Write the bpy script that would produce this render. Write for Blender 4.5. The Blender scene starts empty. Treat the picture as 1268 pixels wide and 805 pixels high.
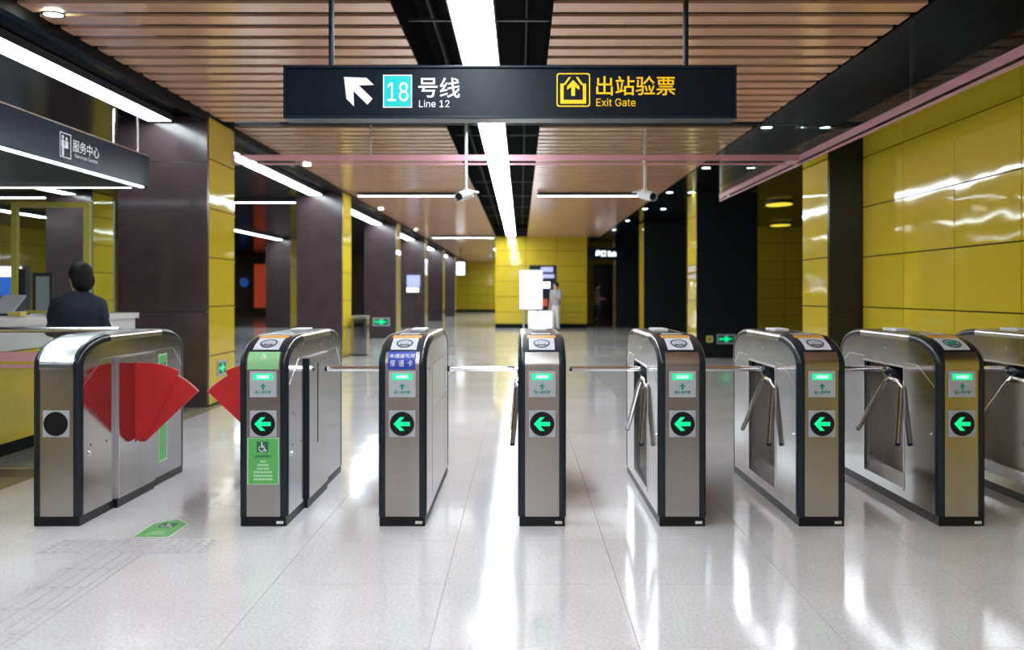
import bpy, bmesh, math, random
from mathutils import Vector, Matrix
random.seed(7)
PI = math.pi
scn = bpy.context.scene
COL = scn.collection

# ------------------------------------------------------------------ camera, world, exposure
F, PX, PY, CH = 1204.0, 645.0, 362.0, 1.35           # focal length in px, vanishing point, eye height
cam_d = bpy.data.cameras.new('camera'); cam = bpy.data.objects.new('camera', cam_d); COL.objects.link(cam)
cam.location = (0, 0, CH); cam.rotation_euler = (PI/2, 0, 0)
cam_d.sensor_width = 36; cam_d.lens = F/1268*36
cam_d.shift_x = (634-PX)/1268; cam_d.shift_y = -(402.5-PY)/1268
cam_d.clip_start = 0.05; cam_d.clip_end = 300
cam_d.dof.use_dof = True; cam_d.dof.focus_distance = 5.75; cam_d.dof.aperture_fstop = 2.0
scn.camera = cam
wd = bpy.data.worlds.new('world'); scn.world = wd; wd.use_nodes = True
wd.node_tree.nodes['Background'].inputs[0].default_value = (.75, .8, .9, 1)
wd.node_tree.nodes['Background'].inputs[1].default_value = .05
scn.view_settings.view_transform = 'Standard'; scn.view_settings.look = 'None'
scn.view_settings.gamma = 1; scn.view_settings.use_curve_mapping = False
scn.view_settings.exposure = 1.25
scn.cycles.max_bounces = 8; scn.cycles.diffuse_bounces = 4; scn.cycles.glossy_bounces = 5; scn.cycles.transparent_max_bounces = 12
scn.cycles.sample_clamp_indirect = 8
LIGHT = 9.0                                          # strength of the fluorescent strips

# ------------------------------------------------------------------ materials
MATS = {}
def mat(name, col, rough=.5, metal=0, spec=.5, coat=0, emit=None, es=1, alpha=1, trans=0, bump=None, noise=None, ior=1.5, streak=None):
    m = bpy.data.materials.new(name); m.use_nodes = True; MATS[name] = m
    nt = m.node_tree; b = nt.nodes['Principled BSDF']
    b.inputs['Base Color'].default_value = (*col, 1)
    b.inputs['Roughness'].default_value = rough; b.inputs['Metallic'].default_value = metal
    b.inputs['Specular IOR Level'].default_value = spec; b.inputs['Coat Weight'].default_value = coat
    b.inputs['Coat Roughness'].default_value = .05
    b.inputs['Alpha'].default_value = alpha; b.inputs['Transmission Weight'].default_value = trans
    b.inputs['IOR'].default_value = ior
    if emit:
        b.inputs['Emission Color'].default_value = (*emit, 1); b.inputs['Emission Strength'].default_value = es
    geo = nt.nodes.new('ShaderNodeNewGeometry')
    if noise or streak:                              # (scale, amount): colour grain; streak: stretched in one direction
        sc, am, st = noise or streak[:2]+(None,) if False else ((noise[0], noise[1], None) if noise else streak)
        n = nt.nodes.new('ShaderNodeTexNoise'); n.inputs['Scale'].default_value = sc; n.inputs['Detail'].default_value = 3
        mp = nt.nodes.new('ShaderNodeMapping'); nt.links.new(geo.outputs['Position'], mp.inputs['Vector'])
        if st: mp.inputs['Scale'].default_value = st
        nt.links.new(mp.outputs['Vector'], n.inputs['Vector'])
        r = nt.nodes.new('ShaderNodeMapRange'); r.inputs[1].default_value = .3; r.inputs[2].default_value = .7
        r.inputs[3].default_value = 1-am; r.inputs[4].default_value = 1+am
        nt.links.new(n.outputs['Fac'], r.inputs[0])
        mx = nt.nodes.new('ShaderNodeVectorMath'); mx.operation = 'SCALE'; mx.inputs[0].default_value = col
        nt.links.new(r.outputs[0], mx.inputs['Scale']); nt.links.new(mx.outputs[0], b.inputs['Base Color'])
    if bump:                                         # (scale, distance, stretch)
        n = nt.nodes.new('ShaderNodeTexNoise'); n.inputs['Scale'].default_value = bump[0]; n.inputs['Detail'].default_value = 1
        mp = nt.nodes.new('ShaderNodeMapping'); nt.links.new(geo.outputs['Position'], mp.inputs['Vector'])
        mp.inputs['Scale'].default_value = bump[2] if len(bump) > 2 else (1, 1, 1)
        nt.links.new(mp.outputs['Vector'], n.inputs['Vector'])
        bp = nt.nodes.new('ShaderNodeBump'); bp.inputs['Strength'].default_value = 1; bp.inputs['Distance'].default_value = bump[1]
        nt.links.new(n.outputs['Fac'], bp.inputs['Height']); nt.links.new(bp.outputs[0], b.inputs['Normal'])
    return m
mat('yellow', (.72, .55, .040), .055, spec=.6, bump=(1.5, .0045, (1, .8, 1.6)))
mat('yellow_frame', (.82, .76, .16), .3)
mat('brown', (.072, .049, .054), .16, spec=.6, noise=(3, .12))
mat('black', (.006, .008, .010), .45, spec=.06)
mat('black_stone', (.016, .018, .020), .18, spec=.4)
mat('black_gloss', (.004, .006, .008), .15, spec=.05, bump=(.6, .006))
mat('plenum', (.004, .0045, .006), .9, spec=.1)
mat('slat', (.86, .49, .31), .17, metal=.12, spec=.6, streak=(2, .08, (.15, 6, 1)))
mat('steel', (.50, .475, .455), .27, metal=1, streak=(6, .07, (1, 1, .05)))
mat('steel_side', (.50, .49, .51), .12, metal=1, streak=(5, .06, (1, 1, .06)), bump=(3, .0012))
mat('steel_bright', (.80, .80, .84), .24, metal=1)
mat('chrome', (.86, .86, .88), .12, metal=1)
mat('trim_dark', (.011, .018, .028), .25, spec=.4)
mat('reader_black', (.014, .018, .030), .25, spec=.4)
mat('black_plastic', (.006, .007, .009), .4, spec=.3)
mat('white', (.80, .80, .82), .35)
mat('white_plate', (.66, .67, .74), .3)
mat('grey_plate', (.47, .49, .55), .35)
mat('grey_dark', (.06, .065, .075), .4)
mat('icon_dark', (.055, .075, .12), .4)
mat('orange', (.75, .33, .04), .4)
mat('led_green', (.0, .55, .25), .4, emit=(.0, .95, .30), es=.33)
mat('led_white', (.4, .9, .7), .4, emit=(.35, 1, .6), es=.45)
mat('print_green', (.0, .32, .22), .5)
mat('sticker_green', (.12, .50, .13), .35)
mat('sticker_lightgreen', (.30, .62, .30), .35)
mat('sticker_border', (.50, .78, .52), .4)
mat('green_dark', (.02, .16, .07), .5)
mat('blue', (.015, .055, .45), .35)
mat('red', (.62, .022, .025), .32, spec=.5)
mat('red_edge', (.75, .30, .28), .35)
mat('pink_film', (.88, .46, .56), .25, alpha=.75)
mat('sign_navy', (.006, .012, .022), .28, spec=.25)
mat('sign_frame', (.010, .020, .036), .3, spec=.3)
mat('fascia', (.012, .030, .075), .25, spec=.2)
mat('sign_white', (.80, .82, .88), .4, emit=(.85, .9, 1), es=.15)
mat('sign_teal', (.0, .42, .45), .4, emit=(.0, .45, .45), es=.2)
mat('sign_yellow', (.85, .55, .01), .4, emit=(1, .55, .0), es=.2)
mat('tube', (.9, .95, 1), .4, emit=(.88, .96, 1), es=LIGHT)
mat('tube_left', (.9, .95, 1), .4, emit=(.86, .97, 1), es=LIGHT*.8)
mat('led_line', (.9, .95, 1), .4, emit=(.80, .95, 1), es=2)
mat('downlight', (.9, .95, 1), .4, emit=(.80, 1, .98), es=14)
mat('oval_yellow', (.9, .8, .1), .4, emit=(1, .80, .05), es=.4)
mat('lightbox', (.9, .9, .95), .4, emit=(.92, .95, 1), es=.9)
mat('ad_blue', (.02, .12, .5), .4, emit=(.03, .16, .7), es=.12)
mat('ad_orange', (.45, .07, .03), .4, emit=(.8, .10, .04), es=.12)
mat('ad_lilac', (.4, .42, .75), .4, emit=(.4, .42, .9), es=.25)
mat('skin', (.62, .38, .27), .5)
mat('hair', (.006, .005, .006), .6, spec=.25)
mat('suit', (.009, .015, .036), .7)
mat('grey_shirt', (.38, .40, .45), .8)
mat('dim_shirt', (.16, .14, .15), .8)
mat('white_cloth', (.72, .72, .74), .8)
mat('dark_cloth', (.02, .02, .03), .8)
mat('tan_stone', (.34, .30, .20), .2)
mat('warm_wall', (.42, .29, .25), .5)
mat('grout', (.22, .22, .23), .8)

def glass_mat(name, tint, a):
    m = bpy.data.materials.new(name); m.use_nodes = True; MATS[name] = m; nt = m.node_tree
    out = nt.nodes['Material Output']; nt.nodes.remove(nt.nodes['Principled BSDF'])
    t = nt.nodes.new('ShaderNodeBsdfTransparent'); t.inputs[0].default_value = (*tint, 1)
    g = nt.nodes.new('ShaderNodeBsdfGlossy'); g.inputs['Roughness'].default_value = .02
    lw = nt.nodes.new('ShaderNodeFresnel'); lw.inputs['IOR'].default_value = a
    mx = nt.nodes.new('ShaderNodeMixShader')
    nt.links.new(lw.outputs[0], mx.inputs[0]); nt.links.new(t.outputs[0], mx.inputs[1]); nt.links.new(g.outputs[0], mx.inputs[2])
    nt.links.new(mx.outputs[0], out.inputs['Surface'])
glass_mat('glass', (.93, .96, .95), 1.35)

def floor_mat(name, col, joints):
    m = mat(name, col, .10, spec=.65)
    nt = m.node_tree; b = nt.nodes['Principled BSDF']
    geo = nt.nodes.new('ShaderNodeNewGeometry')
    def noise(scale, detail):
        n = nt.nodes.new('ShaderNodeTexNoise'); n.inputs['Scale'].default_value = scale; n.inputs['Detail'].default_value = detail
        nt.links.new(geo.outputs['Position'], n.inputs['Vector']); return n
    n1 = noise(70, 2); n2 = noise(1.3, 3)
    def rng(n, lo, hi, a=.35, z=.65):
        r = nt.nodes.new('ShaderNodeMapRange'); r.inputs[1].default_value = a; r.inputs[2].default_value = z
        r.inputs[3].default_value = lo; r.inputs[4].default_value = hi; nt.links.new(n.outputs['Fac'], r.inputs[0]); return r
    r1 = rng(n1, .86, 1.08); r2 = rng(n2, .95, 1.05)
    mu = nt.nodes.new('ShaderNodeMath'); mu.operation = 'MULTIPLY'
    nt.links.new(r1.outputs[0], mu.inputs[0]); nt.links.new(r2.outputs[0], mu.inputs[1])
    last = mu
    if joints:                                       # fine joints of the 0.8 m tiles too far off to be built
        mp = nt.nodes.new('ShaderNodeMapping'); mp.inputs['Location'].default_value = (.35/.8, -3.694/.8, 0); mp.inputs['Scale'].default_value = (1/.8, 1/.8, 1)
        nt.links.new(geo.outputs['Position'], mp.inputs['Vector'])
        br = nt.nodes.new('ShaderNodeTexBrick'); br.offset = 0; br.inputs['Scale'].default_value = 1
        br.inputs['Brick Width'].default_value = 1; br.inputs['Row Height'].default_value = 1; br.inputs['Mortar Size'].default_value = .0035
        br.inputs['Color1'].default_value = br.inputs['Color2'].default_value = (1, 1, 1, 1); br.inputs['Mortar'].default_value = (.5, .5, .5, 1)
        nt.links.new(mp.outputs[0], br.inputs['Vector'])
        m2 = nt.nodes.new('ShaderNodeMath'); m2.operation = 'MULTIPLY'
        nt.links.new(mu.outputs[0], m2.inputs[0]); nt.links.new(br.outputs['Color'], m2.inputs[1]); last = m2
    sc = nt.nodes.new('ShaderNodeVectorMath'); sc.operation = 'SCALE'; sc.inputs[0].default_value = col
    nt.links.new(last.outputs[0], sc.inputs['Scale']); nt.links.new(sc.outputs[0], b.inputs['Base Color'])
    n3 = noise(2.2, 1); bp = nt.nodes.new('ShaderNodeBump'); bp.inputs['Distance'].default_value = .0022
    nt.links.new(n3.outputs['Fac'], bp.inputs['Height']); nt.links.new(bp.outputs[0], b.inputs['Normal'])
    return m
floor_mat('floor_tile', (.74, .72, .755), False)
floor_mat('floor_far', (.70, .69, .69), True)
floor_mat('floor_dark', (.30, .29, .28), True)
floor_mat('tactile', (.62, .60, .64), False); MATS['tactile'].node_tree.nodes['Principled BSDF'].inputs['Roughness'].default_value = .3

# ------------------------------------------------------------------ mesh helpers
class MB:
    def __init__(s): s.v = []; s.f = []
    def add(s, vs, fs):
        o = len(s.v); s.v += [tuple(p) for p in vs]; s.f += [tuple(i+o for i in f) for f in fs]; return s
    def box(s, x0, x1, y0, y1, z0, z1):
        return s.add([(x0,y0,z0),(x1,y0,z0),(x1,y1,z0),(x0,y1,z0),(x0,y0,z1),(x1,y0,z1),(x1,y1,z1),(x0,y1,z1)],
                     [(0,3,2,1),(4,5,6,7),(0,1,5,4),(1,2,6,5),(2,3,7,6),(3,0,4,7)])
    def prism(s, poly, mp, h0, h1):                  # 2-D outline mapped by mp(a, b, h) between two heights
        n = len(poly)
        return s.add([mp(a, b, h0) for a, b in poly]+[mp(a, b, h1) for a, b in poly],
                     [tuple(range(n))[::-1], tuple(range(n, 2*n))]+[(i, (i+1) % n, n+(i+1) % n, n+i) for i in range(n)])
    def ring(s, outer, inner, mp, h0, h1):           # outline with a hole (same vertex count)
        n = len(outer); vs = []
        for h in (h0, h1): vs += [mp(a, b, h) for a, b in outer]+[mp(a, b, h) for a, b in inner]
        fs = []
        for i in range(n):
            j = (i+1) % n
            fs += [(i, n+i, n+j, j), (2*n+i, 2*n+j, 3*n+j, 3*n+i), (i, j, 2*n+j, 2*n+i), (n+i, 3*n+i, 3*n+j, n+j)]
        return s.add(vs, fs)
    def tube(s, pts, r, n=10, cap=True):
        pts = [Vector(p) for p in pts]; rs = r if isinstance(r, (list, tuple)) else [r]*len(pts)
        rows = []
        for i, p in enumerate(pts):
            d = (pts[min(i+1, len(pts)-1)]-pts[max(i-1, 0)]).normalized()
            a = Vector((0, 0, 1)) if abs(d.z) < .9 else Vector((1, 0, 0))
            u = d.cross(a).normalized(); w = d.cross(u).normalized()
            rows.append([p+(u*math.cos(2*PI*k/n)+w*math.sin(2*PI*k/n))*rs[i] for k in range(n)])
        fs = [(i*n+k, i*n+(k+1) % n, (i+1)*n+(k+1) % n, (i+1)*n+k) for i in range(len(pts)-1) for k in range(n)]
        if cap: fs += [tuple(range(n))[::-1], tuple(range((len(pts)-1)*n, len(pts)*n))]
        return s.add([p for r_ in rows for p in r_], fs)
    def ball(s, c, r, n=14, m=9, rot=None):
        rx, ry, rz = (r, r, r) if not isinstance(r, (list, tuple)) else r
        c = Vector(c); R = rot or Matrix.Identity(3)
        vs = [c+R @ Vector((0, 0, -rz))]
        for i in range(1, m):
            t = -PI/2+PI*i/m
            vs += [c+R @ Vector((rx*math.cos(t)*math.cos(2*PI*k/n), ry*math.cos(t)*math.sin(2*PI*k/n), rz*math.sin(t))) for k in range(n)]
        vs.append(c+R @ Vector((0, 0, rz))); L = len(vs)-1
        fs = [(0, 1+(k+1) % n, 1+k) for k in range(n)]
        for i in range(m-2):
            fs += [(1+i*n+k, 1+i*n+(k+1) % n, 1+(i+1)*n+(k+1) % n, 1+(i+1)*n+k) for k in range(n)]
        fs += [(L, 1+(m-2)*n+k, 1+(m-2)*n+(k+1) % n) for k in range(n)]
        return s.add(vs, fs)
    def limb(s, pts, rs, n=12):                      # tapered chain with rounded ends
        pts = [Vector(p) for p in pts]
        s.tube(pts, list(rs), n)
        for p, r in zip(pts, rs): s.ball(p, r*1.0, n, 8)
        return s
    def loft(s, rows):                               # closed rows of equal length
        n = len(rows[0]); fs = [tuple(range(n))[::-1], tuple(range((len(rows)-1)*n, len(rows)*n))]
        for i in range(len(rows)-1):
            fs += [(i*n+k, i*n+(k+1) % n, (i+1)*n+(k+1) % n, (i+1)*n+k) for k in range(n)]
        return s.add([p for r in rows for p in r], fs)
    def mesh(s, name, off=(0, 0, 0)):
        me = bpy.data.meshes.new(name); o = Vector(off)
        me.from_pydata([Vector(p)-o for p in s.v], [], s.f); me.update()
        bm = bmesh.new(); bm.from_mesh(me); bmesh.ops.recalc_face_normals(bm, faces=bm.faces); bm.to_mesh(me); bm.free()
        return me
ORG = {}
def link(name, me, m, parent=None, smooth=False, bevel=0):
    o = bpy.data.objects.new(name, me); COL.objects.link(o)
    if m and not me.materials: me.materials.append(MATS[m])
    if parent: o.parent = parent; ORG[o] = ORG.get(parent, Vector())
    if smooth:
        me.shade_smooth(); me.set_sharp_from_angle(angle=math.radians(35 if smooth is True else smooth))
    if bevel:
        b = o.modifiers.new('bevel', 'BEVEL'); b.width = bevel; b.segments = 2; b.limit_method = 'ANGLE'
    return o
def obj(name, mb, m, parent=None, smooth=False, bevel=0):
    """part in world coordinates under a thing (an Empty at ORG) or a top-level mesh"""
    off = ORG.get(parent, Vector()) if parent else Vector()
    return link(name, mb.mesh(name, off), m, parent, smooth, bevel)
def thing(name, label, cat, loc, group=None):
    o = bpy.data.objects.new(name, None); COL.objects.link(o); o.location = loc; o.empty_display_size = .1
    o['label'] = label; o['category'] = cat
    if group: o['group'] = group
    ORG[o] = Vector(loc); return o
def tag(o, label, cat, group=None):
    o['label'] = label; o['category'] = cat
    if group: o['group'] = group
    return o
def struct(o, label=None):
    o['kind'] = 'structure'
    if label: o['label'] = label
    return o
def sempty(name, label=None):
    o = bpy.data.objects.new(name, None); COL.objects.link(o); ORG[o] = Vector(); o.empty_display_size = .1
    return struct(o, label)
# mappers: (a, b, h) -> point; h is the height above the surface
def face_y(y0): return lambda a, b, h: (a, y0-h, b)          # faces the camera (-Y)
def face_x(x0): return lambda a, b, h: (x0+h, a, b)          # faces +X
def face_nx(x0): return lambda a, b, h: (x0-h, a, b)         # faces -X
def face_z(z0): return lambda a, b, h: (a, b, z0+h)          # lies on a floor
def rect(x0, x1, y0, y1): return [(x0, y0), (x1, y0), (x1, y1), (x0, y1)]
def rrect(x0, x1, y0, y1, r, n=4):
    out = []
    for cx, cy, a0 in ((x1-r, y1-r, 0), (x0+r, y1-r, 90), (x0+r, y0+r, 180), (x1-r, y0+r, 270)):
        out += [(cx+r*math.cos(math.radians(a0+90*k/n)), cy+r*math.sin(math.radians(a0+90*k/n))) for k in range(n+1)]
    return out
def circ(cx, cy, rx, ry=None, n=28):
    ry = ry or rx
    return [(cx+rx*math.cos(2*PI*k/n), cy+ry*math.sin(2*PI*k/n)) for k in range(n)]
TXT = {}
try:                                                 # Blender's own bundled sans-serif for the Latin lettering
    import os
    FONT = bpy.data.fonts.load(os.path.join(bpy.utils.system_resource('DATAFILES'), 'fonts', 'Inter.woff2'))
except Exception:
    FONT = None
def text2d(body, bold=0.0):
    key = (body, bold)
    if key not in TXT:
        cu = bpy.data.curves.new('t', 'FONT'); cu.body = body; cu.font = FONT if (FONT and body.isascii()) else cu.font; cu.size = 1; cu.offset = bold; cu.resolution_u = 3
        o = bpy.data.objects.new('t', cu); COL.objects.link(o)
        dg = bpy.context.evaluated_depsgraph_get(); dg.update()
        me = bpy.data.meshes.new_from_object(o.evaluated_get(dg))
        vs = [(v.co.x, v.co.y) for v in me.vertices]; fs = [tuple(p.vertices) for p in me.polygons]
        bpy.data.objects.remove(o); bpy.data.curves.remove(cu); bpy.data.meshes.remove(me)
        TXT[key] = (vs, fs)
    return TXT[key]
def text(mb, body, x0, x1, y0, y1, mp, h=.0015, bold=0.0):
    """lettering stretched into the box x0..x1, y0..y1 of a surface"""
    vs, fs = text2d(body, bold)
    if not vs: return mb
    ax, bx = min(v[0] for v in vs), max(v[0] for v in vs); ay, by = min(v[1] for v in vs), max(v[1] for v in vs)
    return mb.add([mp(x0+(v[0]-ax)/(bx-ax)*(x1-x0), y0+(v[1]-ay)/(by-ay)*(y1-y0), h) for v in vs], fs)
def clip(poly, axis, val, keep_less):
    out = []; n = len(poly)
    for i in range(n):
        p, q = poly[i], poly[(i+1) % n]
        a = (p[axis] <= val) if keep_less else (p[axis] >= val); b = (q[axis] <= val) if keep_less else (q[axis] >= val)
        if a: out.append(p)
        if a != b:
            t = (val-p[axis])/(q[axis]-p[axis]); out.append((p[0]+t*(q[0]-p[0]), p[1]+t*(q[1]-p[1])))
    return out

# ------------------------------------------------------------------ the setting
CZ = 3.45                                            # underside of the slats
ROW = [.02, .60, 1.18, 1.76, 2.34, 2.92, 3.46]       # joints of the yellow panels
X0T, X1T, Y0T, Y1T = -3.55, 4.0, 2.894, 12.494
fl = MB()
fl.add([(-16, -8, 0), (4, -8, 0), (4, Y0T, 0), (-16, Y0T, 0)], [(0, 1, 2, 3)])
fl.add([(X0T, Y1T, 0), (12, Y1T, 0), (12, 70, 0), (X0T, 70, 0)], [(0, 1, 2, 3)])
fl.add([(-16, 12.5, 0), (X0T, 12.5, 0), (X0T, 70, 0), (-16, 70, 0)], [(0, 1, 2, 3)])
floor = struct(obj('floor', fl, 'floor_far'), 'polished pale grey stone floor of the concourse')
gm = MB().add([(X0T, Y0T, -.006), (X1T, Y0T, -.006), (X1T, Y1T, -.006), (X0T, Y1T, -.006)], [(0, 1, 2, 3)])
obj('grout', gm, 'grout', floor)
tile_cache = {}
k = 0
y = Y0T
while y < Y1T-.01:
    x = X0T
    while x < X1T-.01:
        w = min(.8, X1T-x)
        if round(w, 3) not in tile_cache:
            tile_cache[round(w, 3)] = MB().box(.0012, w-.0012, .0012, .7988, -.02, 0).mesh('floor_tile')
        t = link('floor_tile', tile_cache[round(w, 3)], 'floor_tile', floor); t.location = (x, y, 0)
        x += .8
    y += .8
# tactile guide path towards the wide lane
tm = MB().box(.002, .298, .002, .298, 0, .0015)
for i in range(4): tm.box(.035+.066*i, .035+.066*i+.03, .015, .285, .0015, .0045)
tm = tm.mesh('tactile_tile')
for i in range(8):
    t = link('tactile_tile', tm, 'tactile', floor); t.location = (-2.25, 4.72-.3*i, 0)
td = MB().box(.002, .288, .002, .298, 0, .0015)
for i in range(5):
    for j in range(5): td.prism(circ(.03+.057*i, .035+.057*j, .015, n=6), face_z(.0015), 0, .003)
td = td.mesh('tactile_tile')
for i in range(3):
    t = link('tactile_tile', td, 'tactile', floor); t.location = (-2.51+.29*i, 5.02, 0)
struct(obj('trim_1', MB().box(-3.75, X0T, 2.9, 12.5, -.02, 0), 'tan_stone'), 'tan stone border strip in the floor')
struct(obj('floor_service', MB().add([(-16, Y0T, 0), (-3.75, Y0T, 0), (-3.75, 12.5, 0), (-16, 12.5, 0)], [(0, 1, 2, 3)]), 'floor_dark'), 'darker stone floor in front of the service counter')

# ceiling: dark plenum, wood-look slats in two fields, central light channel
ce = MB().box(-3.7, 4.2, -8, 70, 3.95, 4.0)
ce.box(-.98, -.955, -8, 37, 3.47, 3.95); ce.box(.245, .27, -8, 37, 3.47, 3.95)
ceil = struct(obj('ceiling', ce, 'plenum'), 'dark ceiling void above the wood-look slats')
SP, SW = .335, .222
for x0, x1 in ((-3.66, -.95), (.24, 2.96)):
    sm = MB().box(0, x1-x0, 0, SW, 0, .022).mesh('ceiling_slat')
    y = 2.04; n = 0
    while y < (68 if x0 < -1 and False else 37):
        if not (11.95 < y+SW/2 < 12.35):
            s = link('ceiling_slat', sm, 'slat', ceil); s.location = (x0, y, CZ)
        y += SP
struct(obj('ceiling_rear', MB().box(-3.66, -.955, -8, 2.0, CZ, CZ+.05).box(.245, 2.96, -8, 2.0, CZ, CZ+.05), 'slat'), 'wood-look ceiling behind the viewpoint')
struct(obj('ceiling_far', MB().box(-3.66, -.98, 37.1, 67, CZ, CZ+.05), 'slat'), 'wood-look ceiling at the far end of the corridor')
struct(obj('ceiling_soffit', MB().box(2.975, 12, -8, 45, CZ-.01, CZ+.1), 'black_gloss'), 'black soffit along the right side')
struct(obj('ceiling_service', MB().box(-16, -3.76, -8, 67, 3.42, 3.5), 'black_gloss'), 'black ceiling over the service hall')
struct(obj('trim_2', MB().box(-3.755, -3.665, -8, 67, 3.36, 3.52), 'black'), 'black edge beam left of the slats')
for i in range(11):                                  # cross rails inside the channel
    obj('channel_rail', MB().box(-.95, .24, 5.2+3*i, 5.23+3*i, 3.64, 3.66), 'grey_dark', ceil)
obj('channel_pipe', MB().tube([(-.78, -2, 3.8), (-.78, 36.5, 3.8)], .03), 'black', ceil)
obj('channel_pipe', MB().tube([(.05, -2, 3.82), (.05, 36.5, 3.82)], .02), 'black', ceil)

panel_cache = {}
def panels(parent, axis, fixed, a0, a1, step, rows=ROW, m='yellow', th=.03, gap=.006, name='panel'):
    """yellow wall panels: axis 'x' = plane x=fixed (runs along y), 'y' = plane y=fixed; th signed = towards the viewer side"""
    a = a0
    while a < a1-.01:
        w = min(step, a1-a)
        for z0, z1 in zip(rows, rows[1:]):
            key = (axis, round(w, 3), round(z1-z0, 3), th, m)
            if key not in panel_cache:
                mb = MB(); lo, hi = min(0, th), max(0, th)
                if axis == 'x': mb.box(lo, hi, gap, w-gap, gap, z1-z0-gap)
                else: mb.box(gap, w-gap, lo, hi, gap, z1-z0-gap)
                panel_cache[key] = mb.mesh(name)
            o = link(name, panel_cache[key], m, parent)
            o.location = (fixed, a, z0) if axis == 'x' else (a, fixed, z0)
        a += step
wr = struct(obj('wall_right', MB().box(4.03, 4.2, -8, 11.37, 0, 3.5), 'black'), 'yellow panelled wall right of the gates')
panels(wr, 'x', 4.03, 11.37-1.2*12, 11.37, 1.2, th=-.03)
wb = struct(obj('wall_back', MB().box(-.97, 2.5, 36.75, 40.5, 0, 3.5), 'black'), 'yellow panelled wall closing the corridor')
panels(wb, 'y', 36.75, -.97, 2.5, 1.157, th=-.03)
obj('baseboard', MB().box(-.97, 2.5, 36.68, 36.72, 0, .16), 'black', wb)
we = struct(obj('wall_far', MB().box(-5, -.9, 67, 67.3, 0, 3.5), 'black'), 'far yellow wall beyond the columns')
panels(we, 'y', 67, -5, -.9, 1.366, th=-.03)
obj('baseboard', MB().box(-5, -.9, 66.93, 66.96, 0, .16), 'black', we)
wn = struct(obj('wall_niche', MB().box(2.5, 6, 40.5, 40.8, 0, 3.5), 'black'), 'yellow wall of the dim exit niche')
panels(wn, 'y', 40.5, 2.5, 3.05, .55, th=-.03); panels(wn, 'y', 40.5, 4.25, 6, .875, th=-.03)
panels(wn, 'y', 40.5, 3.05, 4.25, 1.2, rows=[2.5, 2.92, 3.46], th=-.03)
struct(obj('door_1', MB().box(3.07, 4.23, 40.44, 40.5, 0, 2.48), 'brown'), 'dark doorway at the end of the niche')
wl = struct(obj('wall_left', MB().box(-16.3, -16.03, -8, 54, 0, 3.5), 'black'), 'yellow panelled wall of the service hall')
panels(wl, 'x', -16.03, 6, 54, 4.0, th=.03)
wx = struct(obj('wall_hall_end', MB().box(-16, -4.6, 54, 54.3, 0, 3.5), 'brown'), 'dark end wall of the service hall')
wp = struct(obj('wall_passage', MB().box(4.2, 12, 31, 31.3, 0, 3.5), 'black'), 'dim yellow wall in the right-hand passage')
panels(wp, 'y', 31, 4.8, 12, 1.8, th=-.03)
struct(obj('wall_passage_side', MB().box(12, 12.3, 11, 31, 0, 3.5), 'brown'), 'dark wall of the right-hand passage')
struct(obj('wall_passage_near', MB().box(4.2, 12, 11.1, 11.37, 0, 3.5), 'brown'), 'dark wall behind the yellow wall')
struct(obj('wall_rear', MB().box(-16, 4, -8.3, -8, 0, 3.95), 'warm_wall'), 'wall behind the viewpoint')

# ------------------------------------------------------------------ columns
def column(side_x, outer_x, y0, label, group, stone='brown'):
    """brown stone column whose corridor side (x = side_x) is clad in yellow panels"""
    y1 = y0+1.15; lo, hi = min(side_x, outer_x), max(side_x, outer_x)
    c = thing('column', label, 'column', ((lo+hi)/2, y0+.57, 0), group)
    s = 1 if side_x > outer_x else -1
    obj('core', MB().box(lo+.04, hi-.04, y0+.04, y1, 0, 3.41), 'black', c)
    zs = [0, 1.12, 2.88, 3.41]
    for a, b in zip(zs, zs[1:]):                     # front cladding
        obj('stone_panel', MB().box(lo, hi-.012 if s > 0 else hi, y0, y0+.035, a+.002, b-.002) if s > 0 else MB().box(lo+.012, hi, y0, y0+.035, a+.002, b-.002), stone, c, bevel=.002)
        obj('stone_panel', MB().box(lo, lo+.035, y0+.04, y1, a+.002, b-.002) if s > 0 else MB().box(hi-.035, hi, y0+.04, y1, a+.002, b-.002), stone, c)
    xa, xb = (side_x-.03, side_x) if s > 0 else (side_x, side_x+.03)
    for a, b in zip(ROW, ROW[1:]):
        obj('yellow_panel', MB().box(xa, xb, y0+.05, y1-.11, a+.006, min(b, 3.41)-.006), 'yellow', c)
        obj('clip', MB().box(xa, xb+.0 if s > 0 else xb, y1-.10, y1-.06, b-.03, b+.0), 'black_plastic', c) if b < 3.3 else None
    obj('edge_strip', MB().box(xa-.005, xb-.004, y0+.036, y0+.046, 0, 3.41) if s > 0 else MB().box(xa+.004, xb+.005, y0+.036, y0+.046, 0, 3.41), 'chrome', c)
    return c
CY = [11.38, 19.95, 28.55, 37.15, 45.7, 54.2]
words = ['nearest', 'second', 'third', 'fourth', 'fifth', 'farthest']
for i, y0 in enumerate(CY):
    column(-3.66, -4.72 if i == 0 else -4.6, y0, ['brown stone column with yellow side, beside the service counter', 'brown column with yellow side, second from the service counter',
           'brown column with green exit sign low on its front', 'brown column with a lilac screen, fourth on the left', 'brown column fifth along the left side',
           'brown column farthest along the left side'][i], 'columns along the left of the corridor')
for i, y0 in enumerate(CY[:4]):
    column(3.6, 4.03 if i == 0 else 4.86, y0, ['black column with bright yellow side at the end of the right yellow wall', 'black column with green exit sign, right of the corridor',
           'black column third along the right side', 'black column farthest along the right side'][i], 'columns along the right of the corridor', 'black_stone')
for i, y0 in enumerate((19.95, 37.15)):
    column(-8.8, -9.75, y0, ['brown column seen through the yellow glass frame of the service booth', 
           'brown hall column between the first two left columns'][i], 'columns of the service hall')

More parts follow.
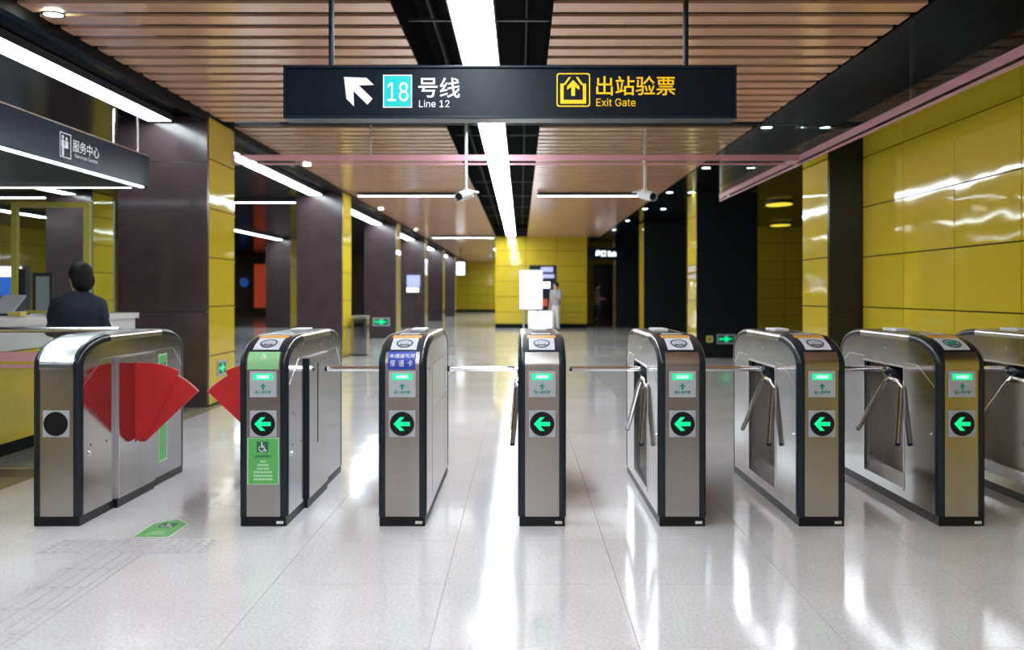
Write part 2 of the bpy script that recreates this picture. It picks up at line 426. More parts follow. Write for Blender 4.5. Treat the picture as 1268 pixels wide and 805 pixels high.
# ------------------------------------------------------------------ lights
def strip(label, x0, x1, y0, y1, z, m, group, seg=3.0, along='y'):
    t = thing('light_strip', label, 'ceiling light', ((x0+x1)/2, (y0+y1)/2, z), group)
    obj('housing', MB().box(x0-.012, x1+.012, y0-.012, y1+.012, z+.032, z+.07).ring(rect(x0-.012, x1+.012, y0-.012, y1+.012), rect(x0-.001, x1+.001, y0-.001, y1+.001), face_z(z), -.002, .032), 'grey_dark', t)
    if along == 'y':
        n = max(1, round((y1-y0)/seg)); d = (y1-y0)/n
        for i in range(n): obj('diffuser', MB().box(x0, x1, y0+d*i+.002, y0+d*(i+1)-.002, z, z+.03), m, t)
    else:
        obj('diffuser', MB().box(x0, x1, y0, y1, z, z+.03), m, t)
    return t
strip('long white light strip in the black channel of the central ceiling', -.53, -.205, -7.5, 36.3, CZ, 'tube', 'corridor lights', 4.0)
gl = 'linear lights over the left column row'
nm = ['in front of the nearest left column, over the service booth', 'between the first and second left columns', 'between the second and third left columns',
      'between the third and fourth left columns', 'between the fourth and fifth left columns', 'beyond the fifth left column']
ys = [(1.0, 11.3)]+[(a+1.2, b-.06) for a, b in zip(CY, CY[1:])]
for (a, b), w in zip(ys, nm): strip('white linear ceiling light '+w, -4.33, -4.06, a, b, 3.34, 'tube_left', gl)
for (a, b), w in zip([(6, 19.8), (29.8, 37.0)], ['ending at the column behind the service booth', 'seen between the first two left columns']):
    strip('white linear light of the service hall '+w, -9.3, -9.05, a, b, 3.34, 'tube_left', 'linear lights of the service hall')
strip('white linear light far left in the service hall', -12.8, -12.55, 12, 26, 3.34, 'tube_left', 'linear lights of the service hall')
gx = 'cross lights in the slat ceiling'
strip('slim white cross light in the slats, left of the channel, nearer one', -3.42, -1.0, 20.36, 20.5, CZ-.078, 'tube', gx, along='x')
strip('slim white cross light in the slats, right of the channel', .36, 2.6, 20.36, 20.5, CZ-.078, 'tube', gx, along='x')
strip('slim white cross light in the slats at the far yellow wall', -3.3, -1.0, 36.1, 36.25, CZ-.078, 'tube', gx, along='x')
strip('added light tucked behind the end wall, brightening the far yellow wall', -1.25, -1.0, 45, 66, CZ-.078, 'tube', 'corridor lights', 4.0)  # added only to brighten the far wall, kept almost out of view
strip('white cross light in the hall behind the service booth', -12.3, -9.9, 20.4, 20.56, 3.34, 'tube_left', 'linear lights of the service hall', along='x')
strip('white cross light in the hall between the two column rows', -8.6, -5.0, 21.5, 21.66, 3.34, 'tube_left', 'linear lights of the service hall', along='x')
ring_m = MB().ring(circ(0, 0, .085), circ(0, 0, .068), face_z(0), -.012, 0).mesh('ring')
lens_m = MB().prism(circ(0, 0, .068), face_z(0), -.008, 0).mesh('lens')
def downlight(x, y, z, label, m='downlight', group='ceiling downlights'):
    t = thing('downlight', label, 'downlight', (x, y, z), group)
    r = link('ring', ring_m, 'grey_dark', t); l = link('lens', lens_m.copy() if m != 'downlight' else lens_m, m, t)
    if m != 'downlight': l.data.materials.clear(); l.data.materials.append(MATS[m])
dl = [11.86, 15.72, 19.58, 23.45, 27.3, 31.2]
od = ['nearest', 'second', 'third', 'fourth', 'fifth', 'farthest']
for i, y in enumerate(dl):
    downlight(3.02 if False else 3.10, y*1.035, CZ-.01, od[i]+' round downlight in the inner row of the right soffit')
    if i < 4: downlight(3.555, y*1.035, CZ-.01, od[i]+' round downlight in the outer row of the right soffit')
for i, y in enumerate((7.28, 15.9, 24.3, 32.4)):
    # round lamp in the black edge strip: its own dark mounting box hangs below the slats
    downlight(-3.50, y, CZ-.012, od[i]+' round downlight at the left end of the slats')
for x, y, w in ((6.0, 22.6, 'nearer'), (7.9, 29.6, 'farther')):  # flat yellow ovals, faintly emissive, under the passage ceiling
    t = thing('yellow_oval', w+' yellow oval on the dark ceiling of the right passage', 'lamp', (x, y, CZ-.01), 'yellow ovals in the passage')
    obj('oval_disc', MB().prism(circ(x, y, .28, .5), face_z(CZ-.01), -.06, 0), 'oval_yellow', t)
    obj('rim', MB().ring(circ(x, y, .30, .53), circ(x, y, .28, .5), face_z(CZ-.01), -.05, 0), 'grey_dark', t)

# ------------------------------------------------------------------ smoke curtains of glass with pink stripes
def pane(parent, name, pts, m): obj(name, MB().box(*pts), m, parent)
t = thing('smoke_curtain', 'hanging glass smoke curtain across the corridor with a pink stripe', 'smoke curtain', (-.05, 12.1, 3.0))
edges = [-3.6, -1.8, 0, 1.8, 3.455]
for a, b in zip(edges, edges[1:]):
    g = obj('glass_pane', MB().box(a+.003, b-.003, 12.095, 12.105, 2.955, 3.435), 'glass', t)
obj('pink_stripe', MB().box(-3.6, 3.455, 12.088, 12.092, 2.985, 3.06), 'pink_film', t)
obj('pink_edge', MB().box(-3.6, 3.455, 12.085, 12.112, 2.935, 2.955), 'pink_film', t)
obj('top_channel', MB().box(-3.6, 3.455, 12.08, 12.12, 3.435, 3.446), 'grey_dark', t)
for x in (-1.87,): obj('hanger', MB().tube([(x, 12.13, 3.0), (x, 12.13, 3.446)], .010, 8), 'white', t)
t = thing('smoke_curtain', 'hanging glass smoke curtain along the right wall with a pink stripe', 'smoke curtain', (3.47, 10, 3.0))
ye = [2.0, 5.4, 8.7, 12.05, 14.6, 17.0]
for a, b in zip(ye, ye[1:]):
    obj('glass_pane', MB().box(3.472, 3.482, a+.003, b-.003, 2.955, 3.44), 'glass', t)
obj('pink_stripe', MB().box(3.466, 3.470, 2.0, 17.0, 2.985, 3.06), 'pink_film', t)
obj('pink_edge', MB().box(3.464, 3.49, 2.0, 17.0, 2.935, 2.955), 'pink_film', t)

# ------------------------------------------------------------------ overhead sign
SY = 6.4; S = F/SY
def sx(u): return (u-PX)/S
def sz(v): return CH+(PY-v)/S
t = thing('overhead_sign', 'long black hanging sign over the gates, Line 12 arrow and yellow Exit Gate', 'sign', (sx(631), SY+.08, sz(147)))
obj('sign_box', MB().box(sx(353), sx(910), SY+.008, SY+.16, sz(144), sz(84)), 'sign_navy', t, bevel=.006)
obj('sign_rail', MB().box(sx(352), sx(911), SY-.005, SY+.17, sz(84), sz(81)), 'sign_frame', t, bevel=.003)
obj('sign_rail', MB().box(sx(353), sx(910), SY-.005, SY+.17, sz(147), sz(143.5)), 'sign_frame', t, bevel=.003)
obj('end_cap', MB().box(sx(351), sx(353.5), SY-.006, SY+.171, sz(147), sz(81)), 'sign_frame', t)
obj('end_cap', MB().box(sx(909.5), sx(912), SY-.006, SY+.171, sz(147), sz(81)), 'sign_frame', t)
for u in (407, 852): obj('hanging_rod', MB().tube([(sx(u), SY+.09, sz(82)), (sx(u), SY+.09, 3.95)], .019, 12), 'sign_frame', t, smooth=True)
fy = face_y(SY+.008)
def za(x, y): return (sx(340+x/4.227), sz(60+y/4.227))
def zb(x, y): return (sx(640+x/4.227), sz(60+y/4.227))
obj('arrow', MB().prism([za(*p) for p in ((362,148),(480,153),(520,190),(440,192),(512,262),(485,293),(412,222),(415,302),(375,262))], fy, 0, .002), 'sign_white', t)
a, b = za(572, 304), za(714, 142)
n_ = obj('line_number', MB().prism(rect(a[0], b[0], a[1], b[1]), fy, 0, .002), 'sign_teal', t)
a2, b2 = za(567, 309), za(719, 137)
obj('number_border', MB().ring(rect(a2[0], b2[0], a2[1], b2[1]), rect(a[0], b[0], a[1], b[1]), fy, 0, .0025), 'sign_white', t)
def tx(name, body, p, q, m, bold=.0):
    return obj(name, text(MB(), body, p[0], q[0], p[1], q[1], fy, .004, bold), m, t)
tx('lettering', '18', za(590, 276), za(700, 176), 'sign_white')
tx('lettering', '号', za(752, 256), za(853, 154), 'sign_white', .010)
tx('lettering', '线', za(864, 258), za(970, 152), 'sign_white', .008)
tx('lettering', 'Line 12', za(756, 307), za(915, 270), 'sign_white')
o1, o2 = zb(208, 304), zb(384, 128); i1, i2 = zb(214, 298), zb(378, 134); r_ = .02
obj('exit_icon', MB().ring(rrect(o1[0], o2[0], o1[1], o2[1], .018), rrect(i1[0], i2[0], i1[1], i2[1], .014), fy, 0, .002)
    .prism([zb(*p) for p in ((228,288),(228,183),(247,183),(274,147),(283,150),(254,190),(245,190),(245,268),(346,268),(346,190),(337,190),(310,150),(319,147),(345,183),(363,183),(363,288))], fy, 0, .002)
    .prism([zb(*p) for p in ((285,247),(285,200),(263,216),(263,198),(295,164),(328,198),(328,216),(305,200),(305,247))], fy, 0, .002), 'sign_yellow', t)
tx('lettering', '出站验票', zb(416, 245), zb(830, 143), 'sign_yellow', .008)
tx('lettering', 'Exit Gate', zb(416, 302), zb(622, 261), 'sign_yellow')

# ------------------------------------------------------------------ ticket gates (local: x across, y back from the front, z up)
GY = F*CH/290.0
HW, GL = .139, 1.72
PATH = [(0.0, 0.0), (0.0, .93)]
NE = 16
for i in range(1, NE+1):
    a = PI/2*i/NE; PATH.append((.42*(1-math.cos(a)), .93+.16*math.sin(a)))
PATH.append((1.28, 1.09))
for i in range(1, NE+1):
    a = PI/2*i/NE; PATH.append((1.28+.44*math.sin(a), .94+.15*math.cos(a)))
PATH.append((1.72, 0.0))
def normals(P):
    N = []
    for i in range(len(P)):
        p, q = P[max(i-1, 0)], P[min(i+1, len(P)-1)]
        dy, dz = q[0]-p[0], q[1]-p[1]; L = math.hypot(dy, dz); N.append((-dz/L, dy/L))
    return N
NRM = normals(PATH)
NRM[0] = NRM[1] = (-1, 0); NRM[-1] = NRM[-2] = (1, 0); NRM[NE+1] = NRM[NE+2] = (0, 1)
ARC = [0]
for p, q in zip(PATH, PATH[1:]): ARC.append(ARC[-1]+math.hypot(q[0]-p[0], q[1]-p[1]))
def on_path(s):
    for i in range(len(ARC)-1):
        if s <= ARC[i+1] or i == len(ARC)-2:
            f = (s-ARC[i])/(ARC[i+1]-ARC[i]); P, Q, A, B = PATH[i], PATH[i+1], NRM[i], NRM[i+1]
            n = (A[0]+(B[0]-A[0])*f, A[1]+(B[1]-A[1])*f); L = math.hypot(*n)
            return P[0]+(Q[0]-P[0])*f, P[1]+(Q[1]-P[1])*f, n[0]/L, n[1]/L
def crv(x, s, h):                                    # mapper over the curved front and top of the gate
    y, z, ny, nz = on_path(s); return (x, y+ny*h, z+nz*h)
def s_theta(deg):                                    # arc length at an angle of the front curve
    f = deg/90*NE; i = int(f); i = min(i, NE-1); return ARC[1+i]+(ARC[2+i]-ARC[1+i])*(f-i)
def strip_on(mb, x0, x1, s0, s1, h0, h1, n=10):      # plate that follows the curve
    ss = [s0+(s1-s0)*i/n for i in range(n+1)]
    return mb.loft([[crv(x0, s, h0), crv(x1, s, h0), crv(x1, s, h1), crv(x0, s, h1)] for s in ss])
def inset(d): return [(p[0]-n[0]*d, p[1]-n[1]*d) for p, n in zip(PATH, NRM)]
def px(x0, x1):                                      # mapper for prisms that run across the gate
    return lambda y, z, h: (x0+(x1-x0)*h, y, z)
def sweep(sign, i0, i1, d=0.0):
    sec = [(.098, -.002), (.112, -.002)]+[(.139-.026+.026*math.sin(a), .024-.026*math.cos(a)) for a in [PI/2*k/5 for k in range(6)]]+[(.139, .042), (.098, .042)]
    rows = []
    for i in range(i0, i1+1):
        p, n = PATH[i], NRM[i]
        z0 = max(p[1], .056) if i in (0, len(PATH)-1) else p[1]
        rows.append([(sign*x, p[0]-n[0]*q, z0-n[1]*q) for x, q in sec])
    return MB().loft(rows)
GC = {}
def gpart(key, name, make, m, parent, smooth=False, bevel=0):
    if key not in GC: GC[key] = make().mesh(name)
    return link(name, GC[key], m, parent, smooth, bevel)
RY0, RY1, RZ0, RZ1 = .505, 1.20, .115, .875          # recess of the tripod
def minus_recess(poly):
    poly = clip(poly, 1, .056, False)
    mid = clip(clip(poly, 0, RY0, False), 0, RY1, True)
    return {'front': clip(poly, 0, RY0, True), 'rear': clip(poly, 0, RY1, False), 'top': clip(mid, 1, RZ1, False), 'bottom': clip(mid, 1, RZ0, True)}
def led_panel(g, arrow=True):
    fy0 = face_y(-.001)
    if arrow:
        p = gpart('dp', 'status_panel', lambda: MB().box(-.077, .077, -.006, .004, .745, .896), 'grey_plate', g, bevel=.002)
        f2 = face_y(-.006)
        gpart('led', 'green_display', lambda: MB().prism(rrect(-.057, .057, .845, .881, .004), f2, 0, .002), 'led_green', p)
        gpart('ledw', 'lit_text', lambda: MB().prism(rrect(-.036, .036, .853, .873, .002), f2, .002, .003), 'led_white', p)
        gpart('uparrow', 'arrow_print', lambda: MB().prism([(-.006, .790), (.006, .790), (.006, .806), (.019, .806), (0, .826), (-.019, .806), (-.006, .806)], f2, 0, .0015), 'print_green', p)
        gpart('uptext', 'caption', lambda: text(MB(), '插入单程票', -.047, .047, .765, .784, f2, .0015, .02), 'print_green', p)
    q = gpart('cp', 'lamp_panel', lambda: MB().box(-.076, .076, -.006, .004, .516, .668), 'grey_plate', g, bevel=.002)
    f3 = face_y(-.006)
    gpart('cl', 'round_lamp', lambda: MB().prism(circ(0, .592, .070, n=32), f3, 0, .003), 'black_plastic', q)
    if arrow:
        gpart('ca', 'left_arrow', lambda: MB().prism([(.047-.002, .580), (.047-.002, .604), (-.012, .604), (.014, .631), (-.012, .631), (-.048, .592), (-.012, .553), (.014, .553), (-.012, .580)], f3, .003, .005), 'led_green', q)
def gate(xc, label, tripod=True, bump=(), reader=True, flap=0, sticker=None, lcd='white'):
    g = thing('ticket_gate', label, 'ticket gate', (xc, GY, 0), 'ticket gates')
    gpart('base', 'plinth', lambda: MB().box(-.131, .131, .004, GL-.004, 0, .056), 'black_plastic', g)
    if reader: gpart('bs', 'plinth_sticker', lambda: MB().box(.075, .115, .002, .004, .014, .030), 'white', g)
    core = inset(.004); side = inset(.036)
    if tripod:
        gpart('coreR', 'core', lambda: MB().prism(clip(core, 1, .056, False), px(0, .098), 0, 1), 'steel', g, smooth=True)
        for k in ('front', 'rear', 'top', 'bottom'):
            gpart('coreL'+k, 'core', lambda: MB().prism(minus_recess(core)[k], px(-.098, 0), 0, 1), 'steel', g, smooth=True)
            gpart('sideL'+k, 'side_panel', lambda: MB().prism(minus_recess(side)[k], px(-.1365, -.098), 0, 1), 'steel_side', g)
        # slanted seam of the side cover and the recess frame
        gpart('seam', 'seam_strip', lambda: MB().prism([(.30, .905), (.505, .905), (.505, .913), (.296, .913)], px(-.1385, -.136), 0, 1)
              .prism([(.04, .79), (.30, .905), (.296, .915), (.04, .800)], px(-.1385, -.136), 0, 1)
              .prism([(1.2, .905), (1.52, .905), (1.523, .913), (1.2, .913)], px(-.1385, -.136), 0, 1)
              .prism([(1.52, .905), (1.684, .82), (1.684, .829), (1.524, .913)], px(-.1385, -.136), 0, 1), 'steel_bright', g)
        gpart('frame', 'recess_frame', lambda: MB().prism(rect(RY0-.014, RY0, RZ0, RZ1+.012), px(-.1405, -.12), 0, 1).prism(rect(RY1, RY1+.014, RZ0, RZ1+.012), px(-.1405, -.12), 0, 1)
              .prism(rect(RY0, RY1, RZ1, RZ1+.012), px(-.1405, -.12), 0, 1), 'steel_bright', g)
        gpart('shelf', 'recess_shelf', lambda: MB().prism([(-.139, .10), (-.139, .118), (-.002, .150), (-.002, .10)], lambda x, z, h: (x, RY0+.001+(RY1-RY0-.002)*h, z), 0, 1), 'steel_side', g)
        # tripod: dark hub with three bent arms
        hy, hz = .82, .835
        hub = gpart('hub', 'tripod_hub', lambda: MB().tube([(0, hy, hz+.02), (-.05, hy, hz-.005), (-.105, hy, hz-.03), (-.128, hy, hz-.045)], [.075, .075, .060, .035], 20), 'trim_dark', g, smooth=True)
        A = [[(-.10, hy, hz-.005), (-.15, hy, hz+.008), (-.20, hy, hz+.010), (-.595, hy, hz+.010)],
             [(-.10, hy, hz-.03), (-.138, hy-.05, hz-.048), (-.146, hy-.045, hz-.065), (-.152, hy-.02, hz-.09), (-.185, hy+.36, hz-.43)],
             [(-.10, hy-.02, hz-.025), (-.136, hy-.075, hz-.045), (-.140, hy-.24, hz-.048), (-.142, hy-.275, hz-.055), (-.144, hy-.292, hz-.085), (-.175, hy-.315, hz-.435)]]
        for i, P in enumerate(A):
            gpart('arm%d' % i, 'tripod_arm', lambda: MB().tube(P, .0165, 12), 'chrome', g, smooth=True)
            d = (Vector(P[-1])-Vector(P[-2])).normalized(); e = Vector(P[-1])
            gpart('armcap%d' % i, 'arm_cap', lambda: MB().tube([e-d*.002, e+d*.015], [.0178, .015], 12), 'trim_dark', g, smooth=True)
        gpart('lock', 'lock', lambda: MB().tube([(-.136, .10, .52), (-.141, .10, .52)], .010, 12).tube([(-.136, .83, .985), (-.140, .83, .985)], .009, 12), 'chrome', g)
    else:
        gpart('coreF', 'core', lambda: MB().prism(clip(core, 1, .056, False), px(-.098, .098), 0, 1), 'steel', g, smooth=True)
        gpart('sideF', 'side_panel', lambda: MB().prism(clip(side, 1, .056, False), px(-.1365, -.098), 0, 1), 'steel_side', g)
    gpart('sideR', 'side_panel', lambda: MB().prism(clip(side, 1, .056, False), px(.098, .1365), 0, 1), 'steel_side', g)
    if not bump and tripod:                          # seams on the plain right-hand cover
        gpart('seamR', 'seam_strip', lambda: MB().prism(rect(.30, 1.684, .905, .909), px(.1362, .1372), 0, 1).prism(rect(.42, 1.684, .62, .624), px(.1362, .1372), 0, 1)
              .prism(rect(.42, .424, .07, .95), px(.1362, .1372), 0, 1).prism(rect(1.40, 1.404, .07, .90), px(.1362, .1372), 0, 1), 'grey_dark', g)
    for sg in (-1, 1):
        gpart('cf%d' % sg, 'corner_trim', lambda: sweep(sg, 0, NE+1), 'trim_dark', g, smooth=True)
        gpart('tr%d' % sg, 'top_rail', lambda: sweep(sg, NE+1, NE+2), 'steel_bright', g, smooth=True)
        gpart('cr%d' % sg, 'corner_trim', lambda: sweep(sg, NE+2, len(PATH)-1), 'trim_dark', g, smooth=True)
    sA, sB, sT = s_theta(26), s_theta(31), ARC[NE+1]
    if reader:
        gpart('lip', 'curved_lip', lambda: strip_on(MB(), -.0975, .0975, .902, sA, -.003, .004), 'steel', g, smooth=True)
        gpart('rp', 'reader_panel', lambda: strip_on(MB(), -.0975, .0975, sA+.004, sT+.10, -.003, .003, 16), 'reader_black', g, smooth=True)
        gpart('tp', 'top_cover', lambda: strip_on(MB(), -.0975, .0975, sT+.104, ARC[NE+2], -.003, .001, 3), 'reader_black', g)
        wp_ = gpart('wp', 'card_reader', lambda: strip_on(MB(), -.075, .075, s_theta(31), s_theta(62), .003, .005), 'white_plate', g, smooth=True)
        sc = s_theta(46.5)
        gpart('ring', 'reader_ring', lambda: MB().ring(circ(0, sc, .050, .062), circ(0, sc, .039, .047), crv, .005, .0062), 'icon_dark', wp_)
        gpart('card'+lcd, 'reader_card_mark', lambda: MB().prism(rrect(-.030, .030, sc-.030, sc+.030, .008), crv, .0052, .0062), 'print_green' if lcd == 'green' else 'grey_plate', wp_)
        gpart('hand', 'reader_hand_mark', lambda: MB().prism([(-.034, sc-.036), (.034, sc-.036), (.024, sc-.016), (.008, sc-.022), (-.008, sc-.022), (-.024, sc-.016)], crv, .0064, .0070), 'icon_dark', wp_)
        gpart('or', 'orange_notice', lambda: strip_on(MB(), -.086, .086, s_theta(62.5), s_theta(74), .003, .0055), 'orange', g, smooth=True)
        gpart('lcd', 'screen', lambda: strip_on(MB(), -.058, .058, s_theta(80), s_theta(90)+.04, .003, .0055), 'grey_plate', g, smooth=True)
        gpart('slot', 'ticket_slot', lambda: MB().box(-.05, .05, .86, 1.10, 1.089, 1.108), 'white', g, bevel=.006)
    else:
        gpart('lipW', 'curved_top', lambda: strip_on(MB(), -.0975, .0975, .905, sT+.30, -.003, .004, 20), 'steel_bright', g, smooth=True)
        gpart('lipS', 'lip_seam', lambda: strip_on(MB(), -.0975, .0975, .935, .941, .0035, .005, 2), 'grey_plate', g)
        gpart('tpW', 'top_cover', lambda: strip_on(MB(), -.0975, .0975, sT+.304, ARC[NE+2], -.003, .001, 3), 'steel_bright', g)
    gpart('rt', 'rear_cover', lambda: strip_on(MB(), -.0975, .0975, ARC[NE+2]+.002, ARC[-2], -.003, .003, 16), 'steel', g, smooth=True)
    led_panel(g, reader)
    for sg in bump:                                  # proud flap housing of the wide lane
        b0, b1 = .50, 1.09
        xo = lambda a, b: px(sg*a, sg*b)
        gpart('bump%d' % sg, 'flap_housing', lambda: MB().prism(rect(b0, .745, .056, .935), xo(.136, .156), 0, 1).prism(rect(.775, b1, .056, .935), xo(.136, .156), 0, 1)
              .prism(rect(.745, .775, .056, .372), xo(.136, .156), 0, 1).prism(rect(.745, .775, .892, .935), xo(.136, .156), 0, 1), 'steel_side', g)
        gpart('bumpe%d' % sg, 'housing_edge', lambda: MB().prism(rect(b0-.012, b0, .056, .94), xo(.136, .159), 0, 1), 'trim_dark' if sg > 0 and flap < 0 else 'steel_bright', g, bevel=.004) if False else \
            link('housing_edge', MB().prism(rect(b0-.012, b0, .056, .94), xo(.136, .159), 0, 1).mesh('housing_edge'), 'trim_dark' if flap < 0 else 'steel_bright', g)
        gpart('bumpt%d' % sg, 'housing_edge', lambda: MB().prism(rect(b0-.02, b1, .935, .945), xo(.136, .159), 0, 1), 'steel_bright', g)
        gpart('bumpb%d' % sg, 'plinth', lambda: MB().prism(rect(b0-.02, b1, 0, .056), xo(.13, .152), 0, 1), 'black_plastic', g)
        gpart('bumps%d' % sg, 'seam_strip', lambda: MB().prism([(.04, .80), (.30, .945), (.298, .951), (.04, .806)], xo(.136, .1385), 0, 1).prism(rect(.298, .48, .945, .950), xo(.136, .1385), 0, 1)
              .prism(rect(1.09, 1.50, .945, .950), xo(.136, .1385), 0, 1).prism([(1.50, .945), (1.684, .80), (1.684, .806), (1.502, .95)], xo(.136, .1385), 0, 1), 'steel_bright', g)
        def screws():
            mb = MB()
            for yy, zz in ((.12, .86), (.22, .90), (.20, .62), (.14, .64), (.30, 1.01), (.42, 1.03), (.72, 1.045), (.95, 1.0), (1.06, 1.02), (1.25, 1.0), (1.38, 1.02), (.14, .45), (.36, .44), (1.5, .88), (1.3, .88)):
                mb.tube([(sg*.136, yy, zz), (sg*.1385, yy, zz)], .007, 8)
            for yy in (.56, .66, .86, .96, 1.03): mb.tube([(sg*.155, yy, .905), (sg*.1578, yy, .905)], .007, 8)
            return mb
        gpart('screw%d' % sg, 'screws', screws, 'grey_dark', g)
        gpart('lockb%d' % sg, 'lock', lambda: MB().tube([(sg*.136, .12, .40), (sg*.142, .12, .40)], .013, 12), 'chrome', g)
    if flap:                                         # red fan-shaped leaves standing across the lane
        sg = flap
        def leaf(r, a0, a1, n=14):                   # sector about the pivot, x outwards, z up
            pvx, pvz = .215, .385
            return [(sg*(pvx+r*math.cos(math.radians(a))), pvz+r*math.sin(math.radians(a))) for a in [a0+(a1-a0)*i/n for i in range(n+1)]]
        pv = (sg*.215, .385)
        my = lambda y0: (lambda a, b, h: (a, y0+h, b))
        inner = leaf(.475, 62, 97)+[(sg*.150, .44), (sg*.150, .40), (sg*.20, .372), (sg*.222, .372)]
        inner = [p for p in inner]
        top = leaf(.505, 63, 90)
        in_poly = top+[(sg*.150, .885), (sg*.150, .395), (sg*.195, .372), (sg*.222, .378)]
        out_poly = leaf(.475, 42, 66)+[(sg*.20, .378), (sg*.214, .371), (sg*.226, .378)]
        a = link('flap', MB().prism(in_poly, my(.748), 0, .010).mesh('flap'), 'red', g)
        b = link('flap', MB().prism(out_poly, my(.760), 0, .010).mesh('flap'), 'red', g)
        ed = leaf(.476, 41.8, 62.5); ed2 = leaf(.470, 41.8, 62.5)
        link('flap_edge', MB().loft([[(p[0], .7595, p[1]), (q[0], .7595, q[1]), (q[0], .7705, q[1]), (p[0], .7705, p[1])] for p, q in zip(ed, ed2)]).mesh('flap_edge'), 'red_edge', b)
        link('pivot', MB().tube([(pv[0], .744, pv[1]+.004), (pv[0], .776, pv[1]+.004)], .010, 12).mesh('pivot'), 'grey_dark', a)
    if sticker == 'wheelchair':
        st = link('notice', strip_on(MB(), -.090, .090, .906, sA, .004, .0055).mesh('notice'), 'sticker_lightgreen', g, smooth=True)
        wheelchair(st, crv, -.0, s_theta(18), .018, .0058, None)
        fb = face_y(-.001)
        s2 = link('notice', MB().prism(rect(-.091, .091, .242, .512), fb, 0, .002).mesh('notice'), 'sticker_border', g)
        link('notice_field', MB().prism(rect(-.086, .086, .247, .507), fb, .002, .003).mesh('notice_field'), 'sticker_green', s2)
        link('icon_field', MB().prism(rect(-.036, .030, .428, .490), fb, .003, .0035).mesh('icon_field'), 'green_dark', s2)
        wheelchair(s2, fb, -.004, .459, .027, .0042, None)
        mb = MB(); text(mb, '无障碍通道', -.050, .050, .396, .412, fb, .0036, .03)
        link('caption', mb.mesh('caption'), 'green_dark', s2)
        mb = MB()
        for i, w in enumerate((.016, .034, .034, .054, .054, .054)):
            zc = .375-.0205*i; x = -w
            while x < w-.004:
                d = random.uniform(.008, .016); mb.prism(rect(x, min(x+d, w), zc-.006, zc+.006), fb, .003, .0036); x += d+.003
        link('small_print', mb.mesh('small_print'), 'sticker_border', s2)
    if sticker == 'blue':
        st = link('notice', strip_on(MB(), -.083, .076, .906, sA+.004, .004, .0055).mesh('notice'), 'blue', g, smooth=True)
        mb = MB(); text(mb, '本通道可用', -.076, .070, s_theta(13.5), s_theta(22), crv, .0062, .006)
        text(mb, '保', -.070, -.040, .922, .922+.036, crv, .0062, .006); text(mb, '通', -.020, .010, .922, .958, crv, .0062, .006); text(mb, '卡', .030, .060, .922, .958, crv, .0062, .006)
        link('lettering', mb.mesh('lettering'), 'white', st)
    return g
def wheelchair(parent, mp, cx, cy, r, h, m):
    mb = MB()
    k = r
    def P(pts): mb.prism([(cx+a*k, cy+b*k) for a, b in pts], mp, h-.0004, h)
    mb.prism(circ(cx-.15*k, cy+.85*k, .2*k, n=10), mp, h-.0004, h)
    P([(-.28, .6), (-.02, .6), (.05, -.1), (-.22, -.1)])
    P([(-.05, .32), (.48, .32), (.48, .17), (-.05, .17)])
    P([(-.22, 0), (.42, 0), (.72, -.72), (.95, -.65), (1.0, -.85), (.6, -1.0), (.28, -.2), (-.22, -.2)])
    n = 14; oa = [(cx+(-.15+.68*math.cos(a))*k, cy+(-.35+.68*math.sin(a))*k) for a in [math.radians(120+225*i/n) for i in range(n+1)]]
    ia = [(cx+(-.15+.5*math.cos(a))*k, cy+(-.35+.5*math.sin(a))*k) for a in [math.radians(120+225*i/n) for i in range(n+1)]]
    mb.prism(oa+ia[::-1], mp, h-.0004, h)
    link('wheelchair_icon', mb.mesh('wheelchair_icon'), 'white', parent)
G1 = gate(-2.678, 'leftmost steel gate with a blank black round lamp and a red flap on its right', tripod=False, bump=(1,), reader=False, flap=1)
gb = face_x(.1365)
s = link('notice', MB().prism(rect(1.215, 1.375, .155, .915), gb, 0, .002).mesh('notice'), 'sticker_border', G1)
link('notice_field', MB().prism(rect(1.225, 1.365, .165, .905), gb, .002, .003).mesh('notice_field'), 'sticker_green', s)
link('icon_field', MB().prism(rect(1.245, 1.345, .76, .85), gb, .003, .0034).mesh('icon_field'), 'green_dark', s)
wheelchair(s, gb, 1.295, .805, .038, .004, None)
gate(-1.485, 'steel gate with green wheelchair notices on its front', tripod=False, bump=(1, -1), flap=-1, sticker='wheelchair')
gate(-.684, 'steel gate with a blue notice above its display', sticker='blue')
gate(.1225, 'steel gate seen head-on in the middle, under the ceiling light strip')
gate(.931, 'steel tripod gate second to the right of the blue-notice gate')
gate(1.735, 'steel tripod gate third to the right of the blue-notice gate')
gate(2.542, 'rightmost gate whose green arrow lamp is in view', lcd='green')
gate(3.35, 'steel gate cut off by the right edge of the photo')

# floor sticker
t = thing('floor_sticker', 'green arrow-shaped wheelchair sticker on the floor before the wide lane', 'floor sticker', (-2.04, 5.5, 0))
fz = face_z(.0016)
def pent(d): return [(-2.145+d, 5.35+d), (-1.935-d, 5.35+d), (-1.935-d, 5.665-d*.4), (-2.04, 5.785-d*1.3), (-2.145+d, 5.665-d*.4)]
obj('border', MB().prism(pent(0), fz, -.0015, 0), 'white', t)
obj('field', MB().prism(pent(.009), fz, 0, .0006), 'sticker_green', t)
obj('icon_field', MB().prism(rect(-2.085, -1.995, 5.575, 5.675), fz, .0006, .0010), 'green_dark', t)
wt = MB(); _p = t
def fz0(a, b, h): return (a-(-2.04), b-5.5, .0016+h)
wheelchair(t, fz0, .0-2.04, 5.62, .04, .0016, None)
obj('arrow_print', MB().prism([(-2.09, 5.40), (-1.99, 5.40), (-1.99, 5.46), (-2.04, 5.51), (-2.09, 5.46)], fz, .0006, .0010), 'sticker_lightgreen', t)

